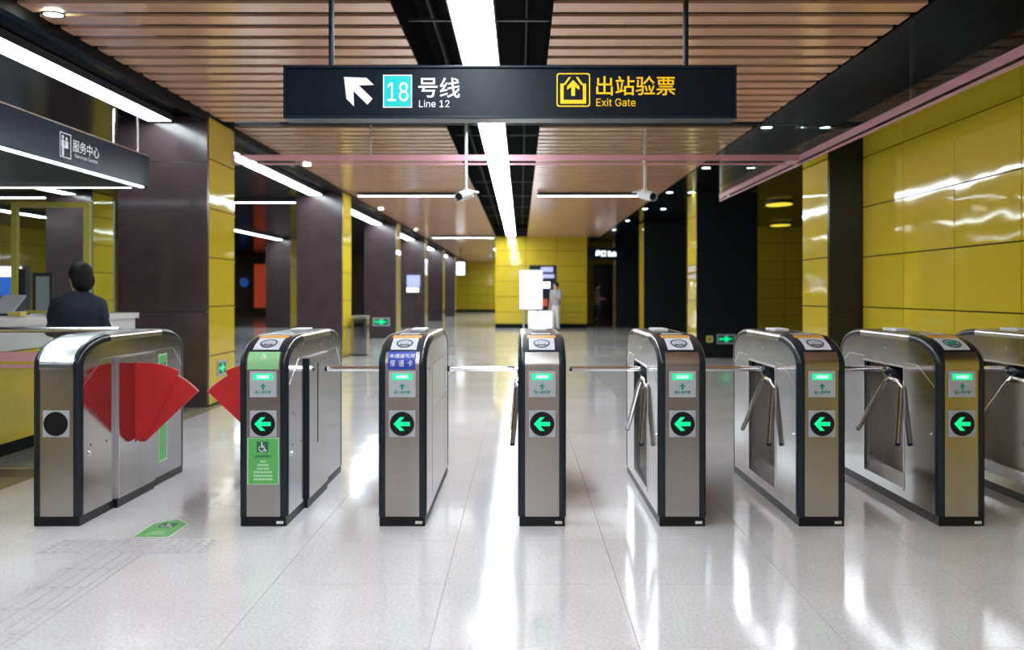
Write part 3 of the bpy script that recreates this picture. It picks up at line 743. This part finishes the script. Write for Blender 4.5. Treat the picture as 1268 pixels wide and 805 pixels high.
# ------------------------------------------------------------------ glass barriers beside the gates
def barrier(label, x0, x1, y, gx, s):
    t = thing('glass_barrier', label, 'barrier', ((x0+x1)/2, y, 0), 'glass barriers at the ends of the gate row')
    obj('handrail', MB().tube([(x0, y, 1.075), (x1, y, 1.075)], .021, 16), 'steel_bright', t, smooth=True)
    obj('bracket', MB().tube([((x1 if s < 0 else x0), y, 1.068), (gx, y, 1.068)], .011, 10), 'grey_dark', t)
    obj('glass_pane', MB().box(x0+.01, x1-.05, y-.006, y+.006, .06, 1.05), 'glass', t)
    obj('pink_stripe', MB().box(x0+.01, x1-.05, y-.010, y-.007, .845, .915), 'pink_film', t)
    obj('pink_edge', MB().box(x0+.01, x1-.05, y-.010, y-.007, .795, .822), 'pink_film', t)
    obj('shoe', MB().box(x0+.01, x1-.05, y-.02, y+.02, 0, .06), 'steel', t)
barrier('glass barrier with silver handrail and pink stripe left of the red flap gate', -4.15, -2.94, 7.12, -2.815, -1)
barrier('silver handrail barrier right of the last gate by the yellow wall', 3.55, 3.98, 7.12, 3.49, 1)

# ------------------------------------------------------------------ service centre
t = thing('service_counter', 'white-topped service counter with a yellow front at the left', 'counter', (-4.6, 7, 0))
obj('kick', MB().box(-5.0, -4.26, 2.5, 10.55, 0, .12), 'black', t)
for i in range(4):
    a = 2.5+2.0*i; obj('front_panel', MB().box(-4.235, -4.205, a+.004, a+2.0, .12, .86), 'yellow', t)
obj('end_panel', MB().box(-5.0, -4.24, 10.5, 10.56, .12, 1.08), 'white', t)
obj('carcass', MB().box(-5.0, -4.24, 2.5, 10.5, .12, 1.06), 'white', t)
obj('white_band', MB().box(-4.235, -4.19, 2.5, 10.56, .87, 1.07), 'white', t)
obj('worktop', MB().box(-5.1, -4.16, 2.5, 10.6, 1.07, 1.13), 'white', t, bevel=.006)
t = thing('service_canopy', 'navy canopy over the counter lettered Service Center', 'canopy', (-5.5, 7, 2.47))
obj('fascia', MB().box(-7.2, -4.05, 3.5, 10.6, 2.49, 2.83), 'fascia', t, bevel=.008)
obj('underside', MB().box(-7.15, -4.10, 3.55, 10.44, 2.478, 2.489), 'black', t)
obj('led_line', MB().box(-4.09, -4.052, 3.5, 10.45, 2.472, 2.489), 'led_line', t)
obj('led_line', MB().box(-7.0, -4.2, 10.45, 10.49, 2.472, 2.489), 'led_line', t)
obj('top_edge', MB().box(-4.056, -4.044, 3.5, 10.6, 2.825, 2.837), 'steel_bright', t)
fx = face_x(-4.05)
def cy_(u): return F*4.05/(PX-u)
ya, yb, yc = cy_(74), cy_(89), cy_(122.5)
obj('icon', MB().ring(rect(ya, yb-.02, 2.545, 2.765), rect(ya+.008, yb-.028, 2.553, 2.757), fx, 0, .003)
    .prism(circ(ya+.055, 2.725, .018, n=12), fx, 0, .003).prism(rect(ya+.03, ya+.08, 2.64, 2.70), fx, 0, .003).prism(rect(ya+.04, ya+.072, 2.56, 2.64), fx, 0, .003)
    .prism(circ(ya+.125, 2.715, .017, n=12), fx, 0, .003).prism(rect(ya+.10, ya+.155, 2.64, 2.695), fx, 0, .003).prism(rect(ya+.07, ya+.155, 2.632, 2.65), fx, 0, .003), 'sign_white', t)
obj('lettering', text(MB(), '服务中心', yb+.01, yc, 2.625, 2.735, fx, .004, .008), 'sign_white', t)
obj('lettering', text(MB(), 'Service Center', yb+.05, yc-.03, 2.575, 2.61, fx, .004), 'sign_white', t)
for x, y in ((-4.12, 10.45), (-4.40, 10.5)): obj('hanging_rod', MB().tube([(x, y, 2.82), (x, y, 3.335)], .014, 10), 'steel_bright', t)
t = thing('booth_screen', 'yellow-framed glass screen standing on the end of the service counter', 'glass screen', (-4.75, 10.3, 1.13))
fr = MB().ring(rect(-5.36, -4.54, 1.131, 2.30), rect(-5.30, -4.60, 1.16, 2.245), face_y(10.28), 0, .06)
obj('frame', fr, 'yellow_frame', t)
obj('glass_pane', MB().box(-5.30, -4.60, 10.245, 10.255, 1.16, 2.245), 'glass', t)
obj('side_pane', MB().box(-4.51, -4.19, 10.24, 10.25, 1.13, 2.31), 'glass', t)
obj('pane_edge', MB().box(-4.52, -4.51, 10.235, 10.255, 1.13, 2.31).box(-4.29, -4.28, 10.235, 10.255, 1.13, 2.31), 'grey_plate', t)
# things in and behind the booth
t = thing('notice_board', 'grey framed notice board behind the service counter', 'notice board', (-5.35, 10.9, 0))
obj('board', MB().box(-5.44, -5.28, 10.90, 10.92, 1.10, 1.53), 'white_plate', t)
obj('frame', MB().ring(rect(-5.47, -5.25, 1.07, 1.57), rect(-5.44, -5.28, 1.10, 1.53), face_y(10.93), 0, .04), 'grey_dark', t)
obj('post', MB().tube([(-5.34, 10.95, 0), (-5.34, 10.95, 1.08)], .02), 'grey_dark', t)
t = thing('monitor', 'black monitor edge-on at the left end of the counter', 'monitor', (-4.87, 9.5, 1.13))
obj('screen', MB().box(-4.89, -4.87, 9.46, 9.56, 1.22, 1.58), 'black_plastic', t, bevel=.008)
obj('stand', MB().tube([(-4.88, 9.52, 1.14), (-4.88, 9.52, 1.3)], .012), 'black_plastic', t)
obj('foot', MB().box(-4.93, -4.83, 9.47, 9.57, 1.13, 1.142), 'black_plastic', t)
t = thing('paper_tray', 'yellow paper tray on the counter by the glass frame', 'tray', (-4.64, 8.96, 1.13))
obj('tray', MB().box(-4.70, -4.58, 8.9, 9.02, 1.131, 1.168), 'yellow_frame', t, bevel=.006)
obj('papers', MB().box(-4.69, -4.59, 8.91, 9.01, 1.168, 1.173), 'white', t)
t = thing('document_stand', 'sloping white document stand at the left edge of the counter', 'stand', (-4.87, 9.2, 1.13))
obj('sheet', MB().prism([(9.10, 1.15), (9.36, 1.31), (9.36, 1.325), (9.10, 1.165)], lambda a, b, h: (-4.98+h, a, b), 0, .22), 'white_plate', t)
obj('support', MB().prism([(9.14, 1.131), (9.37, 1.131), (9.37, 1.31)], lambda a, b, h: (-4.96+h, a, b), 0, .18), 'grey_dark', t)
t = thing('advert_lightbox', 'white and blue lit advert at the far left of the hall', 'lightbox', (-13.2, 24, 0))
obj('header', MB().box(-14.4, -12.35, 24, 24.2, 1.74, 1.98), 'lightbox', t)
obj('picture', MB().box(-14.4, -12.35, 24, 24.2, 1.25, 1.73), 'ad_blue', t)
obj('cabinet', MB().box(-14.45, -12.3, 24.05, 24.4, 0, 2.02), 'grey_dark', t)

# ------------------------------------------------------------------ exit signs and small fittings
def exit_sign(label, mp, a0, a1, b0, b1, loc, arrow='run'):
    t = thing('exit_sign', label, 'exit sign', loc, 'green exit signs low on the columns')
    obj('case', MB().prism(rrect(a0, a1, b0, b1, .008), mp, 0, .02), 'grey_plate', t)
    d = (b1-b0)*.13
    obj('face', MB().prism(rect(a0+d, a1-d, b0+d, b1-d), mp, .02, .022), 'green_dark', t)
    ca, cb, w, h = (a0+a1)/2, (b0+b1)/2, (a1-a0)/2-d*1.6, (b1-b0)/2-d*1.6
    obj('pictogram', MB().prism([(ca-w, cb-h*.3), (ca-w*.2, cb-h*.3), (ca-w*.2, cb-h), (ca+w*.25, cb-h), (ca+w*.25, cb-h*.3), (ca+w, cb), (ca+w*.25, cb+h*.5), (ca+w*.2, cb+h), (ca-w*.2, cb+h), (ca-w*.2, cb+h*.35), (ca-w, cb+h*.35)], mp, .022, .024), 'led_green', t)
exit_sign('small green exit sign on the yellow side of the nearest left column', face_x(-3.66), 11.70, 12.02, .34, .52, (-3.66, 11.9, .34))
exit_sign('green exit sign low on the third left column', face_y(28.55), -4.35, -3.85, .36, .60, (-4.1, 28.55, .36))
exit_sign('green exit sign low on the right black column', face_y(19.95), 4.02, 4.40, .29, .49, (4.2, 19.95, .29))
t = thing('wall_socket', 'small yellow square plate beside the right exit sign', 'wall plate', (3.87, 19.95, .35))
obj('plate', MB().prism(rrect(3.80, 3.94, .32, .46, .01), face_y(19.95), 0, .015), 'yellow_frame', t)
obj('inset', MB().prism(rect(3.84, 3.90, .36, .42), face_y(19.95), .015, .018), 'tan_stone', t)
t = thing('wall_screen', 'lilac screen on the fourth left column', 'screen', (-4.1, 37.15, 1.4))
obj('screen', MB().box(-4.35, -3.85, 37.08, 37.12, 1.55, 2.0), 'ad_lilac', t); obj('label_strip', MB().box(-4.35, -3.9, 37.08, 37.12, 1.36, 1.52), 'lightbox', t)
obj('frame', MB().box(-4.39, -3.81, 37.10, 37.15, 1.32, 2.04), 'grey_dark', t)
t = thing('litter_bin', 'stainless steel litter bin beside the second left column', 'bin', (-3.45, 20.7, 0))
obj('body', MB().prism(rrect(-3.60, -3.27, 20.62, 20.98, .04), face_z(0), .03, .78), 'steel_side', t)
obj('lid', MB().prism(rrect(-3.61, -3.26, 20.61, 20.99, .04), face_z(0), .79, .85), 'steel_bright', t)
obj('foot', MB().prism(rrect(-3.59, -3.28, 20.63, 20.97, .04), face_z(0), 0, .03), 'black', t)
obj('mouth', MB().prism(rrect(-3.53, -3.34, .62, .70, .01), face_y(20.62), 0, .003), 'black', t)
def cctv(label, x, y, zb_, ztop, dx):
    t = thing('security_camera', label, 'security camera', (x, y, ztop), 'hanging security cameras')
    obj('pole', MB().tube([(x, y, zb_+.05), (x, y, ztop)], .019, 12), 'white', t, smooth=True)
    obj('bracket', MB().tube([(x, y, zb_+.06), (x, y, zb_)], .03, 12).tube([(x, y, zb_+.03), (x-dx*.16, y+.05, zb_+.01)], .013, 8), 'white', t)
    d = Vector((dx*.45, -.86, -.22)).normalized(); c = Vector((x+dx*.02, y, zb_-.03))
    b = obj('body', MB().tube([c-d*.16, c-d*.14, c+d*.12, c+d*.13], [.045, .055, .055, .05], 16), 'white', t, smooth=True)
    obj('hood', MB().tube([c-d*.10, c+d*.16], [.063, .063], 16, cap=False), 'white', t, smooth=True)
    obj('lens', MB().tube([c+d*.131, c+d*.15], [.048, .044], 16), 'black_plastic', t, smooth=True)
cctv('white security camera on a pole left of the light strip', -.71, 12.6, 2.64, 3.95, -1)
cctv('white security camera on a pole in the right slat field', 1.61, 12.6, 2.64, CZ+.02, 1)

# ------------------------------------------------------------------ far end: kiosk, boards, signs
t = thing('map_lightbox', 'white lit map board standing before the far yellow wall', 'lightbox', (.38, 34, 0))
obj('panel', MB().box(-.03, .73, 34, 34.1, .78, 2.10), 'lightbox', t)
obj('frame', MB().ring(rect(-.07, .77, .74, 2.14), rect(-.03, .73, .78, 2.10), face_y(34.1), 0, .11), 'grey_plate', t)
obj('post', MB().tube([(.1, 34.06, 0), (.1, 34.06, .8)], .03).tube([(.6, 34.06, 0), (.6, 34.06, .8)], .03), 'grey_plate', t)
t = thing('information_kiosk', 'dark information board with blue screens behind the white map', 'kiosk', (.8, 35, 0))
obj('board', MB().box(.30, 1.28, 35, 35.25, .0, 2.33), 'sign_navy', t)
obj('screen', MB().box(.72, 1.16, 34.98, 35, 2.08, 2.26), 'ad_lilac', t); obj('screen', MB().box(.76, 1.2, 34.98, 35, 1.86, 2.0), 'ad_lilac', t)
obj('screen', MB().box(.74, 1.05, 34.98, 35, 1.50, 1.72), 'lightbox', t); obj('picture', MB().box(.72, .95, 34.98, 35, .85, 1.1), 'ad_orange', t)
t = thing('ticket_cabinet', 'low white lit cabinet in front of the dark kiosk', 'cabinet', (.75, 34.5, 0))
obj('body', MB().box(.26, 1.12, 34.45, 34.9, .06, .70), 'white', t); obj('front', MB().box(.30, 1.08, 34.43, 34.45, .1, .66), 'lightbox', t); obj('foot', MB().box(.28, 1.10, 34.5, 34.88, 0, .06), 'black', t)
t = thing('hanging_sign', 'small black hanging sign with white letters over the dim niche', 'sign', (3.15, 36.9, 2.4))
obj('box', MB().box(2.44, 4.0, 36.9, 37.05, 2.60, 3.05), 'sign_navy', t)
obj('lettering', text(MB(), '出口 Exit', 2.85, 3.62, 2.70, 2.95, face_y(36.9), .004, .04), 'lightbox', t)
for x in (2.7, 3.7): obj('hanging_rod', MB().tube([(x, 36.97, 3.05), (x, 36.97, 3.45)], .02), 'black', t)
t = thing('lit_sign', 'narrow bright hanging sign beyond the farthest left columns', 'sign', (-2.9, 45, 2.3))
obj('box', MB().box(-2.98, -2.60, 45, 45.15, 2.15, 2.75), 'lightbox', t); obj('rim', MB().ring(rect(-3.02, -2.56, 2.11, 2.79), rect(-2.98, -2.60, 2.15, 2.75), face_y(45.15), 0, .16), 'green_dark', t)
obj('hanging_rod', MB().tube([(-2.8, 45.07, 2.79), (-2.8, 45.07, 3.5)], .02), 'grey_dark', t)
t = thing('security_camera', 'white dome camera by the left edge of the far wall', 'security camera', (-1.2, 38, 2.7))
obj('dome', MB().ball((-1.12, 38, 2.78), (.13, .13, .11)), 'white', t, smooth=60); obj('arm', MB().tube([(-1.12, 38, 2.85), (-1.12, 38, 3.46)], .02), 'white', t)
t = thing('poster', 'tall orange poster on the dark end wall of the service hall', 'poster', (-14.2, 53.9, 0))
obj('picture', MB().box(-14.8, -13.95, 53.94, 53.96, .5, 2.9), 'ad_orange', t); obj('frame', MB().ring(rect(-14.86, -13.89, .44, 2.96), rect(-14.8, -13.95, .5, 2.9), face_y(53.99), 0, .05), 'grey_dark', t)
t = thing('round_sign', 'round blue sign on the dark end wall of the service hall', 'sign', (-15.3, 53.9, 1.6))
obj('disc', MB().prism(circ(-15.35, 1.9, .25), face_y(53.99), 0, .05), 'ad_blue', t); obj('rim', MB().ring(circ(-15.35, 1.9, .28), circ(-15.35, 1.9, .25), face_y(53.99), 0, .06), 'grey_dark', t)

# ------------------------------------------------------------------ people
def person(label, loc, H, yaw, top, bottom, arms, head_yaw=0, hair='bob', voxel=.011, jacket=False):
    """built facing +Y, then turned by yaw; every limb is a tapered chain fused by a voxel remesh"""
    t = thing('person', label, 'person', loc); t.rotation_euler.z = yaw
    k = H/1.70
    def V(*p): return Vector(p)*k
    def fuse(name, mb, m, vx):
        o = link(name, mb.mesh(name), m, t)
        r = o.modifiers.new('fuse', 'REMESH'); r.mode = 'VOXEL'; r.voxel_size = vx; r.use_smooth_shade = True
        s_ = o.modifiers.new('soft', 'SMOOTH'); s_.factor = .6; s_.iterations = 4
        return o
    hz = Matrix.Rotation(head_yaw, 3, 'Z')
    def Hd(*p): return (Vector((0, .01, 1.585))+hz @ Vector(p))*k
    # skeleton points
    sh = {s: V(.175*s, 0, 1.40) for s in (-1, 1)}
    hip = {s: V(.085*s, 0, .88) for s in (-1, 1)}; knee = {s: V(.095*s, .02, .48) for s in (-1, 1)}; ank = {s: V(.10*s, -.01, .085) for s in (-1, 1)}
    el = {s: V(*arms[s][0]) for s in arms}; wr_ = {s: V(*arms[s][1]) for s in arms}
    b = MB()
    b.ball(Hd(0, 0, .01), (.074*k, .092*k, .112*k), 18, 12, hz); b.ball(Hd(0, .03, -.055), (.055*k, .060*k, .058*k), 14, 9, hz)
    b.limb([Hd(0, .090, .0), Hd(0, .105, -.025)], [.011*k, .014*k], 8)
    for s in (-1, 1): b.ball(Hd(.077*s, .0, -.005), (.012*k, .022*k, .032*k), 10, 8, hz)
    b.limb([V(0, -.01, 1.40), V(0, 0, 1.53)], [.060*k, .050*k])
    rows = []
    for z, rx, ry in ((.84, .15, .10), (.95, .165, .11), (1.08, .135, .095), (1.20, .150, .105), (1.32, .165, .095), (1.385, .130, .075), (1.44, .07, .055)):
        rows.append([V(rx*math.cos(2*PI*i/20), ry*math.sin(2*PI*i/20)-.005, z) for i in range(20)])
    b.loft(rows)
    for s in (-1, 1):
        b.limb([sh[s]-V(.01*s, 0, .02), (sh[s]+el[s])/2, el[s]], [.040*k, .040*k, .036*k]); b.limb([el[s], (el[s]+wr_[s])/2, wr_[s]], [.038*k, .036*k, .025*k])
        d = (wr_[s]-el[s]).normalized(); u = d.cross(Vector((0, 0, 1))); u = u.normalized() if u.length > .01 else Vector((1, 0, 0)); w = d.cross(u)
        if w.z > 0: w = -w
        pc = wr_[s]+d*.055*k
        b.limb([wr_[s]+d*.02*k, wr_[s]+d*.08*k], [.024*k, .026*k], 10)
        for i, ln in enumerate((.062, .072, .068, .052)):
            p0 = wr_[s]+d*.085*k+u*(.0195*(i-1.5))*k*1.05; p1 = p0+d*ln*.55*k+w*.008*k; p2 = p1+d*ln*.4*k+w*.022*k
            b.limb([p0, p1, p2], [.0088*k, .0082*k, .007*k], 8)
        q0 = wr_[s]+d*.03*k-u*s*.022*k; b.limb([q0, q0+d*.03*k-u*s*.02*k, q0+d*.06*k-u*s*.022*k+w*.01*k], [.011*k, .010*k, .008*k], 8)
        b.limb([hip[s], (hip[s]+knee[s])/2, knee[s]], [.085*k, .072*k, .055*k]); b.limb([knee[s], knee[s]*.6+ank[s]*.4-V(0, .02, 0), ank[s]], [.054*k, .052*k, .036*k])
        b.limb([ank[s]-V(0, .02, .03), ank[s]+V(0, .11, -.05)], [.036*k, .030*k])
    fuse('body', b, 'skin', min(voxel, .008) if H else voxel)
    # eyes and brows
    e = MB()
    for s in (-1, 1): e.ball(Hd(.030*s, .083, .012), (.012*k, .007*k, .008*k), 10, 6, hz)
    link('eyes', e.mesh('eyes'), 'hair', t)
    # top garment
    g = MB(); f = 1.0
    rows = []
    prof = ((.78 if jacket else .90, .178, .122), (.95, .178, .125), (1.06, .165, .112), (1.18, .190, .120), (1.30, .215, .124), (1.375, .215, .108), (1.42, .165, .088), (1.465, .075, .066))
    if jacket: prof = ((.78, .190, .125), (.95, .192, .128), (1.06, .190, .118), (1.18, .212, .122), (1.29, .232, .124), (1.355, .236, .110), (1.40, .215, .094), (1.43, .150, .082), (1.47, .075, .068))
    for z, rx, ry in prof:
        rows.append([V((rx*(abs(math.cos(a))**.85)*math.copysign(1, math.cos(a))), ry*(abs(math.sin(a))**.9)*math.copysign(1, math.sin(a))-.006, z) for a in [2*PI*i/28 for i in range(28)]])
    g.loft(rows)
    for s in (-1, 1):
        q = .12 if jacket else .0
        end = el[s]+(wr_[s]-el[s])*(.95 if jacket else -.15)
        c0 = sh[s]+V(.012*s, 0, -.005)
        if jacket: g.limb([V(.185*s, 0, 1.345), V(.205*s, -.01, 1.24), el[s]-V(.01*s, 0, 0), end], [.062*k, .064*k, .058*k, .044*k])
        else: g.limb([c0, (sh[s]+el[s])/2, el[s]*.8+sh[s]*.2], [.068*k, .060*k, .054*k])
    fuse('jacket' if jacket else 'shirt', g, top, voxel)
    # trousers
    g = MB(); rows = []
    for z, rx, ry in ((.80, .172, .115), (.88, .176, .12), (.97, .160, .112), (1.01, .150, .105)):
        rows.append([V(rx*math.cos(2*PI*i/24), ry*math.sin(2*PI*i/24)-.005, z) for i in range(24)])
    g.loft(rows)
    for s in (-1, 1): g.limb([hip[s]+V(0, 0, -.02), (hip[s]+knee[s])/2, knee[s], ank[s]+V(0, 0, .03)], [.094*k, .083*k, .068*k, .060*k])
    fuse('trousers', g, bottom, voxel)
    for s in (-1, 1):
        g = MB(); a = ank[s]
        g.loft([[V(.045*w*math.cos(2*PI*i/14), 0, 0)+Vector((a.x, a.y, 0))+V(0, (.075+.125*0)+.135*math.sin(2*PI*i/14)*w, z) for i in range(14)] for z, w in ((.001, 1), (.03, 1.03), (.06, .8), (.085, .5))])
        link('shoe', g.mesh('shoe'), 'dark_cloth', t, smooth=60)
    # hair: cap over the skull, fuller at the back
    g = MB(); g.ball(Hd(0, -.028, .040), (.104*k, .110*k, .108*k), 20, 12, hz)
    if hair == 'bob':
        g.ball(Hd(.005, -.060, -.025), (.106*k, .078*k, .105*k), 20, 12, hz)
        g.limb([Hd(.095, -.01, .05), Hd(.095, -.02, -.05)], [.024*k, .022*k])
    fuse('hair', g, 'hair', voxel)
    return t
person('person in a navy suit with black hair standing at the service counter, seen from behind', (-3.64, 8.0, 0), 1.575, .12, 'suit', 'suit',
       {-1: [(-.245, .0, 1.12), (-.20, .25, 1.04)], 1: [(.245, .0, 1.12), (.20, .25, 1.04)]}, head_yaw=.85, voxel=.010, jacket=True)
person('person in a grey shirt and white trousers before the far kiosk', (1.22, 34.0, 0), 1.68, PI*.78, 'grey_shirt', 'white_cloth',
       {-1: [(-.25, .06, 1.13), (-.10, .24, 1.18)], 1: [(.24, -.02, 1.12), (.22, .06, .88)]}, hair='short', voxel=.014)
person('person in a dim shirt and dark trousers in the shadowy niche', (2.95, 37.6, 0), 1.70, -PI*.5, 'dim_shirt', 'dark_cloth',
       {-1: [(-.24, -.02, 1.12), (-.22, .10, .90)], 1: [(.24, .04, 1.12), (.12, .22, 1.10)]}, hair='short', voxel=.014)
